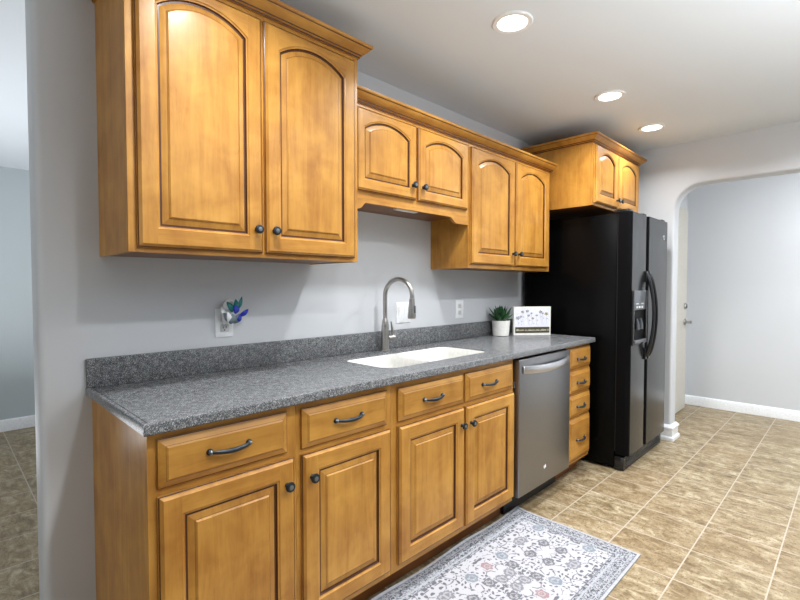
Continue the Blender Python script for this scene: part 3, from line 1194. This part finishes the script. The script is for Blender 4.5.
pts = [(3.978 + 0.011 * math.cos(q), DYF - 0.0045, 1.635 + 0.007 * math.sin(q)) for q in [0.4 + 4.6 * k / 12 for k in range(13)]]
b.tube(pts, 0.0015, 'pewter', 6)
b.build('badge', rd, org)

# ------------------------------------------------------------------ wall outlets and switch
def plate(b, x0, x1, z0, z1):
    b.box(x0, x1, -0.0055, -0.0003, z0, z1, 'white_plastic', 0.002, 2)


def duplex(parent, org, xc, zc):
    o_ = MB()
    o_.box(xc - 0.017, xc + 0.017, -0.0075, -0.0050, zc - 0.0165, zc + 0.0165, 'ivory', 0.002, 2)
    for s in (-1, 1):
        o_.box(xc + s * 0.0065 - 0.0012, xc + s * 0.0065 + 0.0012, -0.0082, -0.0070, zc - 0.001, zc + 0.008, 'slot')
    o_.lathe([(0.0028, 0), (0.0028, 0.0009)], (xc, -0.0073, zc - 0.008), (0, -1, 0), 'slot', 10)
    return o_.build('receptacle', parent, org)


def outlet(label, x0, x1, z0=1.049, z1=1.170):
    org = ((x0 + x1) / 2, 0, z0)
    t = thing('wall_outlet', label, 'outlet', org)
    b = MB()
    plate(b, x0, x1, z0, z1)
    b.build('cover_plate', t, org)
    xc, zc = (x0 + x1) / 2, (z0 + z1) / 2
    duplex(t, org, xc, zc + 0.0225)
    duplex(t, org, xc, zc - 0.0225)
    return t


outlet('white duplex wall outlet holding the colourful glass night light', 0.822, 0.900)
outlet('white duplex wall outlet on bare wall between the faucet and the succulent', 2.436, 2.522)
x0, x1 = 1.884, 2.002
org = ((x0 + x1) / 2, 0, 1.049)
sw = thing('switch_plate', 'white two-gang rocker switch plate on the wall just behind the faucet spout', 'switch', org)
b = MB()
plate(b, x0, x1, 1.049, 1.170)
b.build('cover_plate', sw, org)
for xc in (1.920, 1.966):
    b = MB()
    b.face([(xc - 0.0165, -0.0062, 1.0765), (xc + 0.0165, -0.0062, 1.0765), (xc + 0.0165, -0.0095, 1.1425), (xc - 0.0165, -0.0095, 1.1425)], 'white_plastic')
    b.rings([[(xc + sx * 0.0165, -0.0050, z) for sx, z in ((-1, 1.0765), (1, 1.0765), (1, 1.1425), (-1, 1.1425))],
             [(xc + sx * 0.0165, y, z) for sx, y, z in ((-1, -0.0062, 1.0765), (1, -0.0062, 1.0765), (1, -0.0095, 1.1425), (-1, -0.0095, 1.1425))]], 'white_plastic', smooth=False)
    b.build('rocker', sw, org)

# ------------------------------------------------------------------ night light of coloured glass, plugged into the upper socket
org = (0.868, -0.010, 1.11)
nl = thing('night_light', 'plug-in night light of teal, blue and smoky glass petals in the wall outlet', 'night light', org)
b = MB()
b.box(0.848, 0.888, -0.030, -0.0085, 1.105, 1.150, 'white_plastic', 0.005, 2)
b.build('plug_body', nl, org)
b = MB()
b.ball((0.866, -0.036, 1.178), 0.027, 'frost', (0.9, 0.8, 1.15))
b.build('glass_dome', nl, org)


def petal(base_pt, direction, length, width, mat, name='petal'):
    d = Vector(direction).normalized()
    side = d.cross(Vector((0, -1, 0))).normalized()
    nrm = side.cross(d)
    n, rr = 9, []
    for k in range(n):
        u = k / (n - 1)
        w = width * math.sin(PI * min(1, u * 0.9 + 0.08)) ** 0.8
        c = Vector(base_pt) + d * length * u - nrm * (-0.010) * math.sin(PI * u)
        rr.append([c + side * w * math.cos(q) + nrm * w * 0.32 * math.sin(q) for q in [2 * PI * j / 10 for j in range(10)]])
    b = MB()
    b.rings(rr, mat, cap0=True, cap1=True)
    return b.build(name, nl, org)


petal((0.872, -0.060, 1.158), (-0.55, -0.1, 0.85), 0.050, 0.012, 'teal')
petal((0.878, -0.062, 1.160), (0.05, -0.2, 1.0), 0.052, 0.012, 'teal')
petal((0.886, -0.060, 1.160), (0.40, -0.1, 1.0), 0.066, 0.009, 'teal')
petal((0.884, -0.066, 1.150), (-0.25, -0.25, 0.8), 0.040, 0.013, 'blue')
petal((0.900, -0.060, 1.138), (0.75, -0.1, 0.55), 0.048, 0.010, 'blue')
petal((0.862, -0.050, 1.118), (-0.6, -0.1, 0.8), 0.045, 0.014, 'clear')
petal((0.866, -0.056, 1.108), (0.0, -0.3, 1.0), 0.045, 0.016, 'clear')
petal((0.876, -0.056, 1.110), (0.6, -0.2, 0.9), 0.048, 0.015, 'clear')
petal((0.856, -0.058, 1.112), (-0.25, -0.3, 1.0), 0.052, 0.011, 'frost')
petal((0.888, -0.060, 1.112), (0.35, -0.3, 1.0), 0.040, 0.010, 'blue')
petal((0.848, -0.040, 1.130), (-0.3, 0.0, 1.0), 0.055, 0.012, 'frost')

# ------------------------------------------------------------------ potted succulent
px, py = 2.845, -0.092
org = (px, py, zt)
po = thing('potted_succulent', 'small green spiky succulent in a white ceramic pot beside the printed sign', 'plant', org)
b = MB()
b.lathe([(0.0, 0.0), (0.052, 0.0), (0.057, 0.004), (0.063, 0.095), (0.064, 0.108), (0.060, 0.109), (0.058, 0.100)], (px, py, zt + 0.0005), (0, 0, 1), 'ceramic', 36)
b.build('pot', po, org)
b = MB()
b.lathe([(0.0585, 0.0), (0.02, 0.006), (0.0, 0.007)], (px, py, zt + 0.097), (0, 0, 1), 'soil', 24)
b.build('soil', po, org)
b = MB()
rnd = random.Random(11)
for ring, (cnt, el, ln, wd) in enumerate(((7, 0.34, 0.102, 0.020), (7, 0.74, 0.110, 0.020), (6, 1.08, 0.105, 0.018), (3, 1.38, 0.085, 0.014))):
    for k in range(cnt):
        az = 2 * PI * (k + 0.37 * ring) / cnt + rnd.uniform(-0.15, 0.15)
        e2 = el + rnd.uniform(-0.08, 0.08)
        L = ln * rnd.uniform(0.88, 1.08)
        d = Vector((math.cos(az) * math.cos(e2), math.sin(az) * math.cos(e2), math.sin(e2)))
        side = Vector((-math.sin(az), math.cos(az), 0))
        nrm = side.cross(d)
        rr = []
        for j in range(9):
            u = j / 8
            w = wd * (0.55 + 1.3 * u) * (1 - u) ** 0.75 * 1.05 if u > 0.02 else wd * 0.5
            w = max(w, 0.0006)
            c = Vector((px, py, zt + 0.105)) + d * L * u + Vector((0, 0, 0.020 * u * u))
            rr.append([c + side * w * math.cos(q) + nrm * (w * 0.42 * math.sin(q) + 0.35 * w * abs(math.cos(q))) for q in [2 * PI * i / 10 for i in range(10)]])
        b.rings(rr, 'leaf', cap0=True, cap1=True)
b.build('leaves', po, org)

# ------------------------------------------------------------------ printed sign block
A = Vector((2.905, -0.160, zt))
Bp = Vector((3.128, -0.328, zt))
ux = (Bp - A).normalized()
uy = Vector((-ux.y, ux.x, 0))        # towards the wall
if uy.y < 0:
    uy = -uy
W, H, D = (Bp - A).length, 0.206, 0.022
mtx = Matrix((( ux.x, uy.x, 0, A.x), (ux.y, uy.y, 0, A.y), (0, 0, 1, A.z + 0.0004), (0, 0, 0, 1)))
sg = thing('sign_block', 'white freestanding block sign with sketched flowers and an olive lettered banner', 'sign', tuple(A))
sg.matrix_world = mtx


def sign_part(b, name):
    return b.build(name, sg)


b = MB()
b.box(0, W, 0, D, 0, H, 'ceramic', 0.002, 1)
b.face([(0.008, -0.0003, 0.062), (W - 0.008, -0.0003, 0.062), (W - 0.008, -0.0003, H - 0.008), (0.008, -0.0003, H - 0.008)], 'paper')
sign_part(b, 'block')
b = MB()
b.box(0.011, W - 0.011, -0.0010, 0.0004, 0.018, 0.060, 'banner')
sign_part(b, 'banner')
# drawn flowers: stems, blossoms and small leaves
b = MB()
rnd = random.Random(5)


def blob(cx, cz, rx, rz, mat, n=9, y=-0.0008):
    b.face([(cx + rx * math.cos(2 * PI * k / n), y, cz + rz * math.sin(2 * PI * k / n)) for k in range(n)], mat)


for (fx, fz, rx, mat) in ((0.035, 0.125, 0.015, 'ink_soft'), (0.060, 0.135, 0.010, 'ink_soft'), (0.075, 0.168, 0.011, 'ink'), (0.115, 0.174, 0.011, 'ink'), (0.128, 0.143, 0.009, 'ink'),
                          (0.150, 0.158, 0.008, 'ink'), (0.163, 0.122, 0.009, 'ink'), (0.195, 0.143, 0.008, 'ink'), (0.228, 0.168, 0.012, 'ink'), (0.246, 0.158, 0.009, 'ink_soft'), (0.278, 0.154, 0.013, 'ink_yellow')):
    fx *= W / 0.318
    for k in range(5):
        q = 2 * PI * k / 5 + fx * 40
        blob(fx + rx * 0.75 * math.cos(q), fz + rx * 0.6 * math.sin(q), rx * 0.42, rx * 0.3, 'ink_soft' if (k % 2 and mat == 'ink') else mat)
    blob(fx, fz, rx * 0.3, rx * 0.3, 'ink' if mat != 'ink' else 'ink_yellow', 7, -0.0010)
    sway = rnd.uniform(-0.012, 0.012)
    prev = None
    for k in range(6):
        u = k / 5
        c = (fx + sway * u * u, fz - 0.010 - (fz - 0.080) * u * 0.9)
        if prev:
            b.face([(prev[0] - 0.0006, -0.0007, prev[1]), (prev[0] + 0.0006, -0.0007, prev[1]), (c[0] + 0.0006, -0.0007, c[1]), (c[0] - 0.0006, -0.0007, c[1])], 'ink_soft')
        prev = c
    blob(fx + 0.007, fz - 0.035, 0.006, 0.0025, 'ink_soft', 7)
sign_part(b, 'flower_drawing')
cu = bpy.data.curves.new('lettering', 'FONT')
cu.body = 'Bloom in places you plant it'
cu.size = 0.026
cu.shear = 0.25
cu.align_x = 'CENTER'
cu.align_y = 'CENTER'
cu.extrude = 0.0002
tmp = bpy.data.objects.new('lettering_curve', cu)
COL.objects.link(tmp)
bpy.context.view_layer.update()
me = bpy.data.meshes.new_from_object(tmp.evaluated_get(bpy.context.evaluated_depsgraph_get()))
bpy.data.objects.remove(tmp)
w_now = max(v.co.x for v in me.vertices) - min(v.co.x for v in me.vertices)
s = (W - 0.034) / w_now
for v in me.vertices:
    v.co = Vector((v.co.x * s + W / 2, -0.0014 - v.co.z, v.co.y * 0.8 + 0.039))
me.materials.clear()
me.materials.append(M['cream'])
tx = bpy.data.objects.new('lettering', me)
COL.objects.link(tx)
tx.parent = sg

# ------------------------------------------------------------------ slim light bar under the sink cabinet
b = MB()
b.box(1.66, 1.82, -0.232, -0.205, 1.652, 1.6636, 'white_plastic', 0.003, 2)
ul = b.build('under_cabinet_light', None, (1.74, -0.22, 1.6636))
tag(ul, 'slim pale light bar fixed under the short cabinet above the sink', 'light')

# ------------------------------------------------------------------ rug
RCX, RCY = 2.310 - RUG_L / 2, -0.553 - RUG_W / 2
b = MB()
nx, ny = 120, 40


def rug_z(x, y):
    u = (x + RUG_L / 2) / RUG_L
    back = max(0.0, (y - (RUG_W / 2 - 0.07)) / 0.07)
    wav = 0.5 + 0.5 * math.sin(u * 19.0 + 0.7)
    return 0.0065 + 0.0008 * math.sin(x * 9 + y * 5) + 0.012 * back ** 2 * wav * (1 if u > 0.25 else 0.4)


top = []
for j in range(ny + 1):
    row = []
    for i in range(nx + 1):
        x = -RUG_L / 2 + RUG_L * i / nx
        y = -RUG_W / 2 + RUG_W * j / ny
        row.append((x, y, rug_z(x, y)))
    top.append(row)
b.rings(top, 'rug', closed=False)
rim = [top[0][i] for i in range(nx + 1)] + [top[j][nx] for j in range(1, ny + 1)] + [top[ny][i] for i in range(nx - 1, -1, -1)] + [top[j][0] for j in range(ny - 1, 0, -1)]
b.rings([rim, [(x * 1.0006, y * 1.001, z - 0.0035) for x, y, z in rim], [(x, y, max(0.001, z - 0.0058)) for x, y, z in rim]], 'binding')
rug = b.build('runner_rug', None, (0, 0, 0), (RCX, RCY, 0.0))
tag(rug, 'pale grey runner rug with faded floral pattern on the tile floor before the sink', 'rug')

# ------------------------------------------------------------------ recessed ceiling lights
b = MB()
b.lathe([(0.062, 0.004), (0.064, -0.006), (0.082, -0.007), (0.086, -0.0035), (0.087, 0.0)], (0, 0, 0), (0, 0, 1), 'trim', 36)
_o = b.build('trim_ring')
RING = _o.data
bpy.data.objects.remove(_o)
b = MB()
b.lathe([(0.0, -0.0045), (0.045, -0.004), (0.0625, -0.0025)], (0, 0, 0), (0, 0, 1), 'lens', 36)
_o = b.build('lens')
LENS = _o.data
bpy.data.objects.remove(_o)
SEEN = {1.78: 'round recessed ceiling light above the sink, largest of the three lit ones',
        2.87: 'round recessed ceiling light, middle one of the three lit ones in the row',
        3.65: 'round recessed ceiling light beside the cabinet above the refrigerator, smallest of the three'}
for _y in LAMP_ROWS:
    for _x in LAMP_X:
        vis = _y == LAMP_ROWS[0] and _x in SEEN
        t = thing('recessed_light', SEEN[_x] if vis else 'round recessed ceiling light outside the picture over the walkway', 'ceiling light',
                  (_x, _y, CEIL - 0.0005), 'recessed ceiling lights above the counter' if vis else 'recessed ceiling lights out of view')
        for nm, me in (('trim_ring', RING), ('lens', LENS)):
            o = bpy.data.objects.new(nm, me)
            COL.objects.link(o)
            o.parent = t

bpy.context.view_layer.update()
